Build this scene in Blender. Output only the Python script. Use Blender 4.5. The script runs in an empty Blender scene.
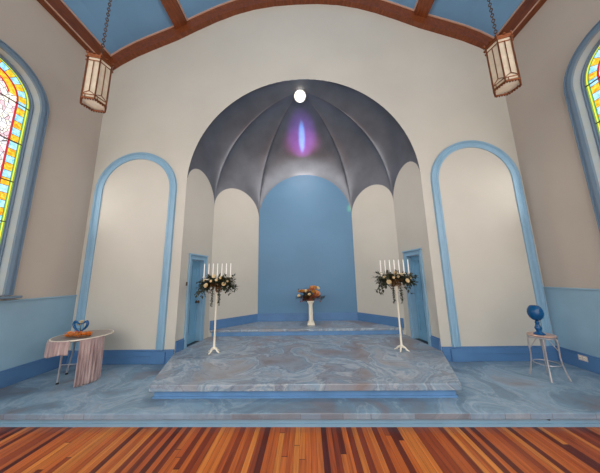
import bpy, bmesh, math, random
from math import sin, cos, pi, sqrt, atan2
from mathutils import Vector, Matrix
random.seed(7)
S = bpy.context.scene
COL = S.collection

# ------------------------------------------------------------------ materials
def srgb(r, g, b):
    def c(v):
        v /= 255.0
        return v / 12.92 if v <= 0.04045 else ((v + 0.055) / 1.055) ** 2.4
    return (c(r), c(g), c(b), 1.0)

class NT:
    """tiny node-tree helper"""
    def __init__(self, name):
        self.m = bpy.data.materials.new(name); self.m.use_nodes = True
        self.t = self.m.node_tree; self.n = self.t.nodes
        self.b = self.n['Principled BSDF']; self.out = self.n['Material Output']
    def add(self, kind, **kw):
        nd = self.n.new(kind)
        for k, v in kw.items(): setattr(nd, k, v)
        return nd
    def link(self, a, b): self.t.links.new(a, b)
    def val(self, sock, v):
        if isinstance(v, (int, float, tuple, list)): sock.default_value = v
        else: self.link(v, sock)
    def math(self, op, a, b=0.0, c=None):
        nd = self.add('ShaderNodeMath', operation=op)
        self.val(nd.inputs[0], a); self.val(nd.inputs[1], b)
        if c is not None: self.val(nd.inputs[2], c)
        return nd.outputs[0]
    def mix(self, f, a, b, mode='MIX'):
        nd = self.add('ShaderNodeMix', data_type='RGBA', blend_type=mode)
        self.val(nd.inputs['Factor'], f); self.val(nd.inputs[6], a); self.val(nd.inputs[7], b)
        return nd.outputs[2]
    def coord(self, kind='Object'):
        return self.add('ShaderNodeTexCoord').outputs[kind]
    def mapping(self, vec, scale=(1, 1, 1), loc=(0, 0, 0), rot=(0, 0, 0)):
        nd = self.add('ShaderNodeMapping'); self.link(vec, nd.inputs[0])
        nd.inputs['Scale'].default_value = scale; nd.inputs['Location'].default_value = loc
        nd.inputs['Rotation'].default_value = rot
        return nd.outputs[0]
    def noise(self, vec, scale, detail=3, dist=0.0, rough=0.5):
        nd = self.add('ShaderNodeTexNoise')
        self.link(vec, nd.inputs['Vector']); nd.inputs['Scale'].default_value = scale
        nd.inputs['Detail'].default_value = detail; nd.inputs['Distortion'].default_value = dist
        nd.inputs['Roughness'].default_value = rough
        return nd
    def ramp(self, f, stops, interp='LINEAR'):
        nd = self.add('ShaderNodeValToRGB'); nd.color_ramp.interpolation = interp
        els = nd.color_ramp.elements
        while len(els) > 1: els.remove(els[-1])
        els[0].position, els[0].color = stops[0]
        for p, c in stops[1:]:
            e = els.new(p); e.color = c
        self.link(f, nd.inputs[0])
        return nd.outputs[0]
    def bump(self, h, strength, dist=0.01):
        nd = self.add('ShaderNodeBump'); nd.inputs['Strength'].default_value = strength
        nd.inputs['Distance'].default_value = dist
        self.link(h, nd.inputs['Height']); self.link(nd.outputs[0], self.b.inputs['Normal'])

def paint(name, col, rough=0.5, var=0.06, scale=1.2, bump=0.15, metallic=0.0, spec=0.5):
    t = NT(name); v = t.coord()
    a = t.noise(v, scale, 5)
    dark = tuple(c * (1 - var) for c in col[:3]) + (1,); lite = tuple(min(1, c * (1 + var)) for c in col[:3]) + (1,)
    t.link(t.ramp(a.outputs[0], [(0.3, dark), (0.7, lite)]), t.b.inputs['Base Color'])
    t.b.inputs['Roughness'].default_value = rough
    t.b.inputs['Metallic'].default_value = metallic
    t.b.inputs['Specular IOR Level'].default_value = spec
    if bump: t.bump(t.noise(v, 60, 4).outputs[0], bump, 0.004)
    return t.m

M = {}
M['plaster'] = paint('plaster', srgb(195, 190, 179), 0.6, 0.05, 0.9, 0.2)
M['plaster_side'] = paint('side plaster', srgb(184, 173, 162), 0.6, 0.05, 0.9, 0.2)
M['wainscot'] = paint('wainscot blue', srgb(140, 174, 195), 0.45, 0.10, 1.6, 0.2)
M['base_blue'] = paint('baseboard blue', srgb(80, 120, 164), 0.4, 0.08, 3, 0.1)
M['trim_blue'] = paint('moulding blue', srgb(132, 168, 192), 0.38, 0.06, 3, 0.1)
M['window_blue'] = paint('window casing blue grey', srgb(108, 130, 150), 0.35, 0.06, 3, 0.1)
M['reveal'] = paint('window reveal pale', srgb(166, 176, 184), 0.3, 0.05, 3, 0.1)
M['riser_blue'] = paint('riser blue', srgb(98, 140, 184), 0.4, 0.12, 4, 0.1)
M['apse_blue'] = paint('apse blue', srgb(86, 127, 160), 0.5, 0.07, 1.0, 0.25)
M['door_blue'] = paint('door blue', srgb(112, 160, 190), 0.4, 0.06, 3, 0.1)
M['dome'] = paint('mottled pewter dome paint', srgb(118, 121, 129), 0.38, 0.16, 2.2, 0.3, metallic=0.5)
M['ceiling'] = paint('ceiling blue', srgb(112, 160, 200), 0.6, 0.05, 1.0, 0.1)
M['cream_line'] = paint('cream pinstripe', srgb(205, 170, 150), 0.5, 0.04, 3, 0)
M['white'] = paint('cream white enamel', srgb(235, 225, 205), 0.4, 0.04, 5, 0.05)
M['wax'] = paint('candle wax', srgb(245, 242, 235), 0.4, 0.02, 5, 0)
M['chrome'] = paint('pale worn metal', srgb(185, 180, 180), 0.3, 0.12, 8, 0.1, metallic=0.6)
M['copper'] = paint('copper seat', srgb(196, 164, 150), 0.35, 0.12, 8, 0.1, metallic=0.35)
M['brass'] = paint('aged copper brass', srgb(124, 70, 40), 0.35, 0.2, 12, 0.3, metallic=0.7)
M['dark_metal'] = paint('dark bronze', srgb(92, 68, 50), 0.4, 0.2, 12, 0.2, metallic=0.6)
M['black'] = paint('black plastic', srgb(25, 24, 26), 0.4, 0.1, 5, 0)
M['tray'] = paint('table top grey brown', srgb(150, 138, 130), 0.35, 0.12, 6, 0.1)
M['orange'] = paint('orange autumn leaves', srgb(226, 130, 30), 0.6, 0.3, 18, 0.2)
M['leaf'] = paint('dark foliage', srgb(52, 56, 36), 0.5, 0.45, 14, 0.2)
M['leaf_brown'] = paint('brown foliage', srgb(104, 70, 36), 0.6, 0.4, 14, 0.2)
M['rose_white'] = paint('cream rose petals', srgb(240, 222, 185), 0.6, 0.06, 14, 0)
M['rose_peach'] = paint('peach rose petals', srgb(214, 150, 100), 0.6, 0.15, 14, 0)
M['rose_gold'] = paint('gold rose petals', srgb(206, 152, 62), 0.6, 0.2, 14, 0)
M['ribbon'] = paint('rust ribbon', srgb(130, 62, 36), 0.5, 0.2, 10, 0.1)
M['outlet'] = paint('outlet plastic', srgb(205, 190, 185), 0.4, 0.03, 5, 0)

def wood_trim():
    t = NT('stained trim wood'); v = t.mapping(t.coord(), (3, 0.6, 3))
    n = t.noise(v, 6, 6, 1.2, 0.6)
    t.link(t.ramp(n.outputs[0], [(0.25, srgb(82, 40, 18)), (0.55, srgb(122, 62, 30)), (0.8, srgb(146, 80, 40))]), t.b.inputs['Base Color'])
    t.b.inputs['Roughness'].default_value = 0.4
    return t.m
M['wood'] = wood_trim()

def plank_floor():
    t = NT('heart pine strip floor'); v = t.coord()
    sx = t.add('ShaderNodeSeparateXYZ'); t.link(v, sx.inputs[0])
    wdt = 0.054
    row = t.math('FLOOR', t.math('DIVIDE', sx.outputs[0], wdt))
    rn = t.add('ShaderNodeTexWhiteNoise', noise_dimensions='1D'); t.link(row, rn.inputs['W'])
    yo = t.math('ADD', t.math('DIVIDE', sx.outputs[1], 3.1), t.math('MULTIPLY', rn.outputs['Value'], 7.3))
    cellv = t.math('FLOOR', yo)
    cb = t.add('ShaderNodeCombineXYZ'); t.link(row, cb.inputs[0]); t.link(cellv, cb.inputs[1])
    wn = t.add('ShaderNodeTexWhiteNoise', noise_dimensions='3D'); t.link(cb.outputs[0], wn.inputs['Vector'])
    base = t.ramp(wn.outputs['Value'], [(0.0, srgb(86, 28, 16)), (0.17, srgb(130, 52, 24)), (0.34, srgb(176, 84, 34)),
                                     (0.65, srgb(196, 102, 40)), (0.85, srgb(216, 134, 58)), (1.0, srgb(182, 84, 34))])
    # grain stretched along each board, shifted per board
    sh = t.add('ShaderNodeVectorMath', operation='MULTIPLY_ADD')
    t.link(wn.outputs['Color'], sh.inputs[0]); sh.inputs[1].default_value = (9, 9, 9); t.link(v, sh.inputs[2])
    g = t.noise(t.mapping(sh.outputs[0], (38, 1.3, 1)), 1.0, 6, 0.9, 0.62)
    gr = t.ramp(g.outputs[0], [(0.28, (0.42, 0.30, 0.24, 1)), (0.5, (0.85, 0.8, 0.76, 1)), (0.7, (1.15, 1.1, 1.05, 1))])
    c = t.mix(0.9, base, gr, 'MULTIPLY')
    fr = t.math('FRACT', t.math('DIVIDE', sx.outputs[0], wdt))
    edge = t.math('GREATER_THAN', t.math('ABSOLUTE', t.math('SUBTRACT', fr, 0.5)), 0.475)
    fy = t.math('FRACT', yo)
    edge2 = t.math('LESS_THAN', fy, 0.003)
    e = t.math('MAXIMUM', edge, edge2)
    c = t.mix(t.math('MULTIPLY', e, 0.75), c, srgb(48, 20, 12))
    t.link(c, t.b.inputs['Base Color'])
    t.b.inputs['Roughness'].default_value = 0.34
    t.b.inputs['Specular IOR Level'].default_value = 0.35
    t.bump(t.math('SUBTRACT', 1.0, e), 0.25, 0.002)
    return t.m
M['floor'] = plank_floor()

def marble(name, pal, veins, warp, blocks=False, ph=0.0):
    t = NT(name); v = t.mapping(t.coord(), (1, 1.15, 1), (ph, ph * .7, 0))
    w = t.noise(v, 0.8, 2, 0.0)
    off = t.add('ShaderNodeVectorMath', operation='MULTIPLY_ADD')
    t.link(w.outputs['Color'], off.inputs[0]); off.inputs[1].default_value = (warp, warp, warp); t.link(v, off.inputs[2])
    big = t.noise(off.outputs[0], 1.5, 3, 0.7, 0.5)
    mid = t.noise(off.outputs[0], 4.5, 5, 0.8, 0.6)
    c = t.ramp(big.outputs[0], [(p, srgb(*q)) for p, q in zip((0.30, 0.41, 0.5, 0.6, 0.72), pal)])
    c = t.mix(0.55, c, t.ramp(mid.outputs[0], [(0.3, (0.68, 0.67, 0.68, 1)), (0.5, (1, 1, 1, 1)), (0.72, (1.25, 1.22, 1.18, 1))]), 'MULTIPLY')
    vn = t.noise(off.outputs[0], 1.5, 5, 0.9, 0.6)
    for mid_, wd, amt, col in ((0.5, 0.030, veins, (202, 200, 198)), (0.455, 0.014, veins * .9, (86, 76, 84)), (0.56, 0.012, veins * .8, (96, 88, 96))):
        band = t.math('ABSOLUTE', t.math('SUBTRACT', vn.outputs[0], mid_))
        vein = t.ramp(band, [(0.0, (1, 1, 1, 1)), (wd * .4, (0.45, 0.45, 0.45, 1)), (wd, (0, 0, 0, 1))])
        c = t.mix(t.math('MULTIPLY', vein, amt), c, srgb(*col))
    if blocks:
        sx = t.add('ShaderNodeSeparateXYZ'); t.link(t.coord(), sx.inputs[0])
        u = t.math('MULTIPLY', t.math('ADD', sx.outputs[0], t.math('MULTIPLY', t.math('SINE', t.math('MULTIPLY', sx.outputs[0], 2.3)), 0.22)), 3.1)
        wn = t.add('ShaderNodeTexWhiteNoise', noise_dimensions='1D'); t.link(t.math('FLOOR', u), wn.inputs['W'])
        front = t.math('LESS_THAN', sx.outputs[2], -0.004)
        bc = t.ramp(wn.outputs['Value'], [(0, srgb(122, 108, 108)), (0.25, srgb(128, 142, 158)), (0.6, srgb(130, 154, 178)), (1, srgb(156, 160, 165))])
        c = t.mix(t.math('MULTIPLY', front, 0.5), c, bc)
        joint = t.math('MULTIPLY', t.math('MULTIPLY', front, t.math('GREATER_THAN', wn.outputs['Value'], 0.55)), t.math('LESS_THAN', t.math('FRACT', u), 0.03))
        c = t.mix(t.math('MULTIPLY', joint, 0.5), c, srgb(90, 72, 70))
    t.link(c, t.b.inputs['Base Color'])
    t.b.inputs['Roughness'].default_value = 0.36
    t.b.inputs['Specular IOR Level'].default_value = 0.4
    t.bump(mid.outputs[0], 0.12, 0.004)
    return t.m
M['marble_low'] = marble('faux marble paint blue', ((118, 120, 128), (112, 136, 154), (124, 152, 172), (138, 160, 178), (136, 138, 144)), 0.26, 0.6, True, 3.1)
M['marble_high'] = marble('faux marble paint grey', ((136, 126, 126), (140, 144, 152), (130, 152, 170), (150, 158, 168), (150, 144, 142)), 0.5, 0.8)

def satin():
    t = NT('mauve satin cloth'); v = t.coord()
    n = t.noise(t.mapping(v, (1, 1, 0.12)), 26, 4, 0.3)
    t.link(t.ramp(n.outputs[0], [(0.3, srgb(138, 112, 112)), (0.6, srgb(178, 152, 148)), (0.8, srgb(198, 178, 174))]), t.b.inputs['Base Color'])
    t.b.inputs['Roughness'].default_value = 0.42
    t.b.inputs['Sheen Weight'].default_value = 0.3
    return t.m
M['satin'] = satin()

def blue_glass():
    t = NT('cobalt blue glass')
    t.b.inputs['Base Color'].default_value = srgb(6, 92, 150)
    t.b.inputs['Roughness'].default_value = 0.08
    t.b.inputs['Transmission Weight'].default_value = 0.35
    t.b.inputs['IOR'].default_value = 1.45
    return t.m
M['glass_blue'] = blue_glass()

def opal():
    t = NT('opal lantern glass'); v = t.coord()
    n = t.noise(v, 9, 4)
    t.link(t.ramp(n.outputs[0], [(0.3, srgb(180, 164, 142)), (0.7, srgb(204, 190, 168))]), t.b.inputs['Base Color'])
    t.b.inputs['Roughness'].default_value = 0.25
    t.b.inputs['Emission Color'].default_value = srgb(255, 225, 190)
    t.b.inputs['Emission Strength'].default_value = 0.10
    return t.m
M['opal'] = opal()

def lamp():
    t = NT('lit lamp lens')
    t.b.inputs['Emission Color'].default_value = srgb(255, 244, 220)
    t.b.inputs['Emission Strength'].default_value = 3.0
    return t.m
M['lamp'] = lamp()

WR, WSP, WBOT = 0.555, 2.95, 0.0     # stained pane: radius, springing height above its foot, foot
def stained():
    t = NT('stained glass'); v = t.coord()
    s = t.add('ShaderNodeSeparateXYZ'); t.link(v, s.inputs[0])
    y, z = s.outputs[1], s.outputs[2]
    zc = t.math('MAXIMUM', t.math('SUBTRACT', z, WSP), 0.0)
    ay = t.math('ABSOLUTE', y)
    dist = t.math('SQRT', t.math('ADD', t.math('MULTIPLY', y, y), t.math('MULTIPLY', zc, zc)))
    d = t.math('SUBTRACT', WR, dist)
    al = t.math('ADD', t.math('MINIMUM', z, WSP), t.math('MULTIPLY', t.math('ARCTAN2', zc, ay), WR))
    cell = t.math('FLOOR', t.math('DIVIDE', al, 0.115))
    odd = t.math('MODULO', cell, 2.0)
    fine = t.noise(v, 22, 4, 0.6)
    orange = t.ramp(fine.outputs[0], [(0.3, srgb(240, 120, 20)), (0.5, srgb(250, 190, 20)), (0.7, srgb(255, 225, 90))])
    sky = t.ramp(fine.outputs[0], [(0.3, srgb(90, 190, 230)), (0.6, srgb(190, 235, 250)), (0.8, srgb(250, 235, 240))])
    squares = t.mix(odd, orange, sky)
    lead_sq = t.math('LESS_THAN', t.math('FRACT', t.math('DIVIDE', al, 0.115)), 0.06)
    squares = t.mix(lead_sq, squares, (0.03, 0.02, 0.02, 1))
    vor = t.add('ShaderNodeTexVoronoi'); t.link(v, vor.inputs['Vector']); vor.inputs['Scale'].default_value = 15
    inner = t.ramp(vor.outputs['Color'], [(0.0, srgb(250, 245, 240)), (0.3, srgb(228, 230, 240)), (0.5, srgb(240, 200, 210)),
                                         (0.65, srgb(255, 250, 235)), (0.85, srgb(200, 215, 235))], 'CONSTANT')
    v2 = t.add('ShaderNodeTexVoronoi', feature='DISTANCE_TO_EDGE'); t.link(v, v2.inputs['Vector']); v2.inputs['Scale'].default_value = 15
    inner = t.mix(t.math('LESS_THAN', v2.outputs['Distance'], 0.035), inner, (0.10, 0.07, 0.07, 1))
    yel = t.mix(t.math('GREATER_THAN', z, WSP + 0.08), inner, orange)
    K = (0.02, 0.03, 0.03, 1)
    def band(lo, col, cur):
        return t.mix(t.math('GREATER_THAN', d, lo), cur, col)
    c = band(0.0, srgb(60, 120, 110), K)
    c = band(0.014, srgb(150, 200, 70), c)
    c = band(0.032, K, c)
    c = band(0.037, srgb(225, 225, 60), c)
    c = band(0.055, srgb(90, 170, 90), c)
    c = band(0.066, K, c)
    c = band(0.071, squares, c)
    c = band(0.165, K, c)
    c = band(0.17, srgb(190, 20, 50), c)
    c = band(0.192, yel, c)
    c = band(0.27, t.mix(t.math('GREATER_THAN', z, WSP + 0.08), inner, srgb(200, 15, 30)), c)
    c = band(0.292, inner, c)
    t.b.inputs['Base Color'].default_value = (0.02, 0.02, 0.02, 1)
    t.link(c, t.b.inputs['Emission Color'])
    t.b.inputs['Emission Strength'].default_value = 1.25
    t.b.inputs['Roughness'].default_value = 0.2
    return t.m
M['stained'] = stained()

# ------------------------------------------------------------------ mesh helpers
def new_bm(): return bmesh.new()
def finish(name, bm, mat, parent=None, smooth=False, loc=None, bevel=0):
    bmesh.ops.recalc_face_normals(bm, faces=bm.faces) if bm.faces else None
    me = bpy.data.meshes.new(name); bm.to_mesh(me); bm.free()
    o = bpy.data.objects.new(name, me); COL.objects.link(o)
    if mat: me.materials.append(mat)
    if smooth:
        for p in me.polygons: p.use_smooth = True
        try: me.set_sharp_from_angle(angle=math.radians(38))
        except Exception: pass
    if parent: o.parent = parent
    if loc: o.location = loc
    if bevel:
        b = o.modifiers.new('bevel', 'BEVEL'); b.width = bevel; b.segments = 2; b.limit_method = 'ANGLE'
    return o
def tag(o, label=None, cat=None, group=None, kind=None):
    if label: o['label'] = label
    if cat: o['category'] = cat
    if group: o['group'] = group
    if kind: o['kind'] = kind
    return o
def thing(name, loc, label, cat, group=None, kind=None, rz=0):
    o = bpy.data.objects.new(name, None); COL.objects.link(o); o.location = loc
    o.rotation_euler = (0, 0, rz); o.empty_display_size = 0.1
    return tag(o, label, cat, group, kind)
def add_box(bm, x0, x1, y0, y1, z0, z1):
    vs = [bm.verts.new((x, y, z)) for z in (z0, z1) for x, y in ((x0, y0), (x1, y0), (x1, y1), (x0, y1))]
    for f in ((0, 3, 2, 1), (4, 5, 6, 7), (0, 1, 5, 4), (1, 2, 6, 5), (2, 3, 7, 6), (3, 0, 4, 7)):
        bm.faces.new([vs[i] for i in f])
def add_prism(bm, poly, z0, z1):
    a = [bm.verts.new((x, y, z0)) for x, y in poly]; b = [bm.verts.new((x, y, z1)) for x, y in poly]
    n = len(poly)
    bm.faces.new(a[::-1]); bm.faces.new(b)
    for i in range(n): bm.faces.new((a[i], a[(i + 1) % n], b[(i + 1) % n], b[i]))
def add_tube(bm, pts, r, seg=10, closed=False, caps=True):
    pts = [Vector(p) for p in pts]; n = len(pts)
    rs = r if isinstance(r, (list, tuple)) else [r] * n
    rings = []; ref = None
    for i, p in enumerate(pts):
        if closed: d = pts[(i + 1) % n] - pts[i - 1]
        else: d = pts[min(i + 1, n - 1)] - pts[max(i - 1, 0)]
        if d.length < 1e-9: d = Vector((0, 0, 1))
        d.normalize()
        if ref is None: ref = Vector((1, 0, 0)) if abs(d.x) < 0.9 else Vector((0, 1, 0))
        u = ref - d * ref.dot(d)
        if u.length < 1e-6: u = d.orthogonal()
        u.normalize(); w = d.cross(u); ref = u
        rings.append([bm.verts.new(p + (u * cos(2 * pi * k / seg) + w * sin(2 * pi * k / seg)) * rs[i]) for k in range(seg)])
    m = n if closed else n - 1
    for i in range(m):
        a, b = rings[i], rings[(i + 1) % n]
        for k in range(seg): bm.faces.new((a[k], a[(k + 1) % seg], b[(k + 1) % seg], b[k]))
    if caps and not closed:
        bm.faces.new(rings[0][::-1]); bm.faces.new(rings[-1])
def add_lathe(bm, prof, seg=24, c=(0, 0, 0)):
    rings = []
    for r, z in prof:
        if r < 1e-5: rings.append([bm.verts.new((c[0], c[1], c[2] + z))])
        else: rings.append([bm.verts.new((c[0] + r * cos(2 * pi * k / seg), c[1] + r * sin(2 * pi * k / seg), c[2] + z)) for k in range(seg)])
    for a, b in zip(rings, rings[1:]):
        for k in range(seg):
            k2 = (k + 1) % seg
            if len(a) == 1 and len(b) == 1: continue
            if len(a) == 1: bm.faces.new((a[0], b[k2], b[k]))
            elif len(b) == 1: bm.faces.new((a[k], a[k2], b[0]))
            else: bm.faces.new((a[k], a[k2], b[k2], b[k]))
    if len(rings[0]) > 1: bm.faces.new(rings[0][::-1])
    if len(rings[-1]) > 1: bm.faces.new(rings[-1])
def arch_path(c, r, spring, bottom, n=24):
    """(u, z) points and outward normals of jamb - semicircle - jamb"""
    P = [((c - r, bottom), (-1, 0)), ((c - r, spring), (-1, 0))]
    for k in range(1, n):
        a = pi - pi * k / n
        P.append(((c + r * cos(a), spring + r * sin(a)), (cos(a), sin(a))))
    P += [((c + r, spring), (1, 0)), ((c + r, bottom), (1, 0))]
    return P
def sweep(bm, path, prof, fn, closed_prof=True):
    """prof: (outward offset, projection) corners; fn(u, z, proj) -> world"""
    rings = [[bm.verts.new(fn(p[0] + nrm[0] * a, p[1] + nrm[1] * a, b)) for a, b in prof] for p, nrm in path]
    m = len(prof)
    for A, B in zip(rings, rings[1:]):
        for k in range(m if closed_prof else m - 1):
            bm.faces.new((A[k], A[(k + 1) % m], B[(k + 1) % m], B[k]))
    if closed_prof:
        bm.faces.new(rings[0][::-1]); bm.faces.new(rings[-1])
def columns(bm, us, zlo, zhi, fn, nz=1):
    """vertical strips between zlo(u) and zhi(u); us is a list of (u0,u1) intervals"""
    cache = {}
    def V(u, z):
        k = (round(u, 5), round(z, 5))
        if k not in cache: cache[k] = bm.verts.new(fn(u, z))
        return cache[k]
    for (ua, ub, la, lb, ha, hb) in us:
        vs = [V(ua, la), V(ub, lb), V(ub, hb), V(ua, ha)]
        q = []
        for x in vs:
            if x not in q: q.append(x)
        if len(q) >= 3: bm.faces.new(q)

# ------------------------------------------------------------------ dimensions
YW = 4.2                 # the front wall of the nave
XL, XR = -4.22, 4.27     # side walls
YB = -4.2                # how far the nave runs back behind the camera
ZF = -0.150              # nave floor; the stage top is z = 0
NC, NR, NS = 0.05, 2.32, 3.33   # apse arch centre, radius, springing
STEP = 0.17; STEP2 = 0.31
prof_h = [(0.0, 7.65), (0.5, 7.635), (0.97, 7.57), (1.4, 7.45), (1.8, 7.29), (2.25, 7.07), (2.7, 6.83), (3.25, 6.59), (3.6, 6.43), (3.93, 6.24), (4.32, 5.95)]
def ceil_z(x):
    x = abs(x)
    for (a, za), (b, zb) in zip(prof_h, prof_h[1:]):
        if x <= b: return za + (zb - za) * (x - a) / (b - a)
    return prof_h[-1][1]
RISE = 0.30              # ceiling boards sit this much above the lower edge of the wall rib

# ------------------------------------------------------------------ floor, stage
bm = new_bm(); add_box(bm, XL - .1, XR + .1, YB, 2.80, ZF - 0.08, ZF)
tag(finish('floor', bm, M['floor']), 'varnished orange and dark red strip wood floor in front of the stage', 'floor', kind='structure')

# stage: overhanging top slab and recessed riser
t = thing('stage', (0, 2.73, 0), 'low blue marbled stage across the whole room above the wooden floor', 'stage', kind='structure')
bm = new_bm(); add_box(bm, XL, XR, 0, 4.2 - 2.73 + 0.02, -0.062, 0)
finish('top_slab', bm, M['marble_low'], t, bevel=0.008)
bm = new_bm(); add_box(bm, XL, XR, 0.045, 0.085, ZF + 0.001, -0.0625)
add_box(bm, XL, XR, 0.032, 0.045, ZF + 0.001, ZF + 0.03)
finish('riser', bm, M['trim_blue'], t)
# altar platform, tapering slightly to the front, running into the apse
t = thing('altar_platform', (0, 0, 0), 'raised grey marbled platform in front of and inside the apse', 'platform', kind='structure')
bm = new_bm()
add_prism(bm, [(-1.875, 3.0), (1.905, 3.0), (2.37, 4.2), (2.27, 5.28), (1.45, 6.24), (-1.28, 6.24), (-2.18, 5.28), (-2.27, 4.2)], -0.078, 0)
o = finish('top_slab', bm, M['marble_high'], t, bevel=0.01); o.location = (0, 0, STEP)
bm = new_bm()
add_prism(bm, [(-1.83, 3.05), (1.86, 3.05), (2.33, 4.2), (-2.23, 4.2)], 0.0005, STEP - 0.0785)
add_prism(bm, [(-1.842, 3.037), (1.872, 3.037), (1.872, 3.05), (-1.842, 3.05)], 0.0005, 0.022)
finish('riser', bm, M['riser_blue'], t)
# upper step
V0L, V1L, V2L = (-2.27, 4.2), (-2.13, 5.25), (-1.23, 6.2)
V0R, V1R, V2R = (2.37, 4.2), (2.22, 5.25), (1.40, 6.2)
t = thing('altar_step', (0, 0, 0), 'upper marbled step filling the back of the apse under the flower pedestal', 'step', kind='structure')
bm = new_bm()
add_prism(bm, [(-2.12, 5.28), (2.21, 5.28), (1.41, 6.22), (-1.24, 6.22)], -0.05, 0)
o = finish('top_slab', bm, M['marble_high'], t, bevel=0.006); o.location = (0, 0, STEP2)
bm = new_bm(); add_prism(bm, [(-2.10, 5.31), (2.19, 5.31), (1.9, 5.6), (-1.8, 5.6)], STEP + 0.0005, STEP2 - 0.0505)
finish('riser', bm, M['riser_blue'], t)

# ------------------------------------------------------------------ front wall with the apse opening
def niche_z(x):
    d = abs(x - NC)
    return NS + sqrt(max(NR * NR - d * d, 0)) if d < NR else 0
xs = sorted(set([XL - .02, XR + .02] + [-p[0] for p in prof_h if p[0] < 4.2] + [p[0] for p in prof_h if p[0] < 4.2]
                + [NC + NR * cos(pi * k / 64) for k in range(65)]))
bm = new_bm(); ints = []
for a, b in zip(xs, xs[1:]):
    mid = (a + b) / 2
    if abs(mid - NC) < NR:
        la = niche_z(a) if abs(a - NC) < NR - 1e-6 else NS
        lb = niche_z(b) if abs(b - NC) < NR - 1e-6 else NS
    else: la = lb = 0.0
    ints.append((a, b, la, lb, ceil_z(a) + RISE, ceil_z(b) + RISE))
columns(bm, ints, None, None, lambda u, z: (u, YW, z))
tag(finish('wall_back', bm, M['plaster']), 'cream plaster wall around the tall apse arch', 'wall', kind='structure')

# ------------------------------------------------------------------ side walls with arched windows
WC, WRW, WS, WB = 2.58, 0.575, 4.20, 1.27      # window centre (Y), opening radius, springing, sill
def side_wall(name, X, lab):
    ys = sorted(set([YB, YW] + [WC + WRW * cos(pi * k / 40) for k in range(41)]))
    ints = []
    bm = new_bm()
    top = ceil_z(X) + RISE
    for a, b in zip(ys, ys[1:]):
        mid = (a + b) / 2
        if abs(mid - WC) < WRW:
            za = WS + sqrt(max(0, WRW ** 2 - (a - WC) ** 2)); zb = WS + sqrt(max(0, WRW ** 2 - (b - WC) ** 2))
            ints.append((a, b, za, zb, top, top)); ints.append((a, b, 0 if True else 0, 0, WB, WB))
        else: ints.append((a, b, 0, 0, top, top))
    columns(bm, ints, None, None, lambda u, z: (X, u, z))
    # below stage level in the nave
    v = [bm.verts.new(p) for p in ((X, YB, ZF), (X, 2.8, ZF), (X, 2.8, 0), (X, YB, 0))]; bm.faces.new(v)
    return tag(finish(name, bm, M['plaster_side']), lab, 'wall', kind='structure')
side_wall('wall_left', XL, 'beige plaster left side wall holding a stained glass window')
side_wall('wall_right', XR, 'beige plaster right side wall holding a stained glass window')

def window(name, X, s, lab):
    """s = +1 when the room lies towards +x"""
    w = thing(name, (X, WC, WB), lab, 'window', kind='structure')
    path = arch_path(0, WRW, WS - WB, 0.0, 32)
    fn = lambda u, z, p: (p * s, u, z)
    bm = new_bm()      # room-side casing: stepped moulding
    sweep(bm, path, [(-0.005, 0.002), (-0.005, 0.035), (0.035, 0.045), (0.045, 0.03), (0.075, 0.03), (0.078, 0.045), (0.09, 0.045), (0.096, 0.002)], fn)
    finish('casing', bm, M['window_blue'], w, smooth=False)
    bm = new_bm()      # reveal
    sweep(bm, path, [(0.0, 0.0), (-0.012, -0.15), (0.02, -0.15), (0.02, 0.0)], fn)
    add_box(bm, -0.16 if s > 0 else 0, 0 if s > 0 else 0.16, -WRW, WRW, -0.02, 0.0)
    finish('reveal', bm, M['reveal'], w)
    bm = new_bm()      # sash
    p2 = arch_path(0, WRW - 0.012, WS - WB, 0.0, 32)
    sweep(bm, p2, [(0, -0.10), (-0.014, -0.10), (-0.02, -0.115), (-0.035, -0.115), (-0.035, -0.15), (0, -0.15)], fn)
    finish('sash', bm, M['window_blue'], w)
    # glass pane
    bm = new_bm()
    R = WR; pts = [(-R, 0.0)] + [(R * cos(pi - pi * k / 40), (WS - WB) + R * sin(pi - pi * k / 40)) for k in range(41)] + [(R, 0.0)]
    a = [bm.verts.new((-0.13 * s, u, z)) for u, z in pts]; b = [bm.verts.new((-0.138 * s, u, z)) for u, z in pts]
    bm.faces.new(a); bm.faces.new(b[::-1])
    for i in range(len(pts)): bm.faces.new((a[i], a[(i + 1) % len(pts)], b[(i + 1) % len(pts)], b[i]))
    finish('stained_glass_pane', bm, M['stained'], w)
    for k in range(5):
        bm = new_bm(); z = 0.45 + 0.62 * k
        hw = R if z < WS - WB else sqrt(R * R - (z - WS + WB) ** 2)
        add_box(bm, min(-0.118 * s, -0.13 * s), max(-0.118 * s, -0.13 * s), -hw, hw, z - 0.007, z + 0.007)
        finish('saddle_bar', bm, M['dark_metal'], w)
    bm = new_bm()      # sill board
    add_box(bm, -0.02 if s > 0 else -0.10, 0.10 if s > 0 else 0.02, -0.74, 0.74, -0.045, -0.012)
    finish('window_sill', bm, M['window_blue'], w, bevel=0.008)
    return w
window('window_1', XL, 1, 'tall arched stained glass window in the left wall')
window('window_2', XR, -1, 'tall arched stained glass window in the right wall')
WSP_CHECK = WS - WB

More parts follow.
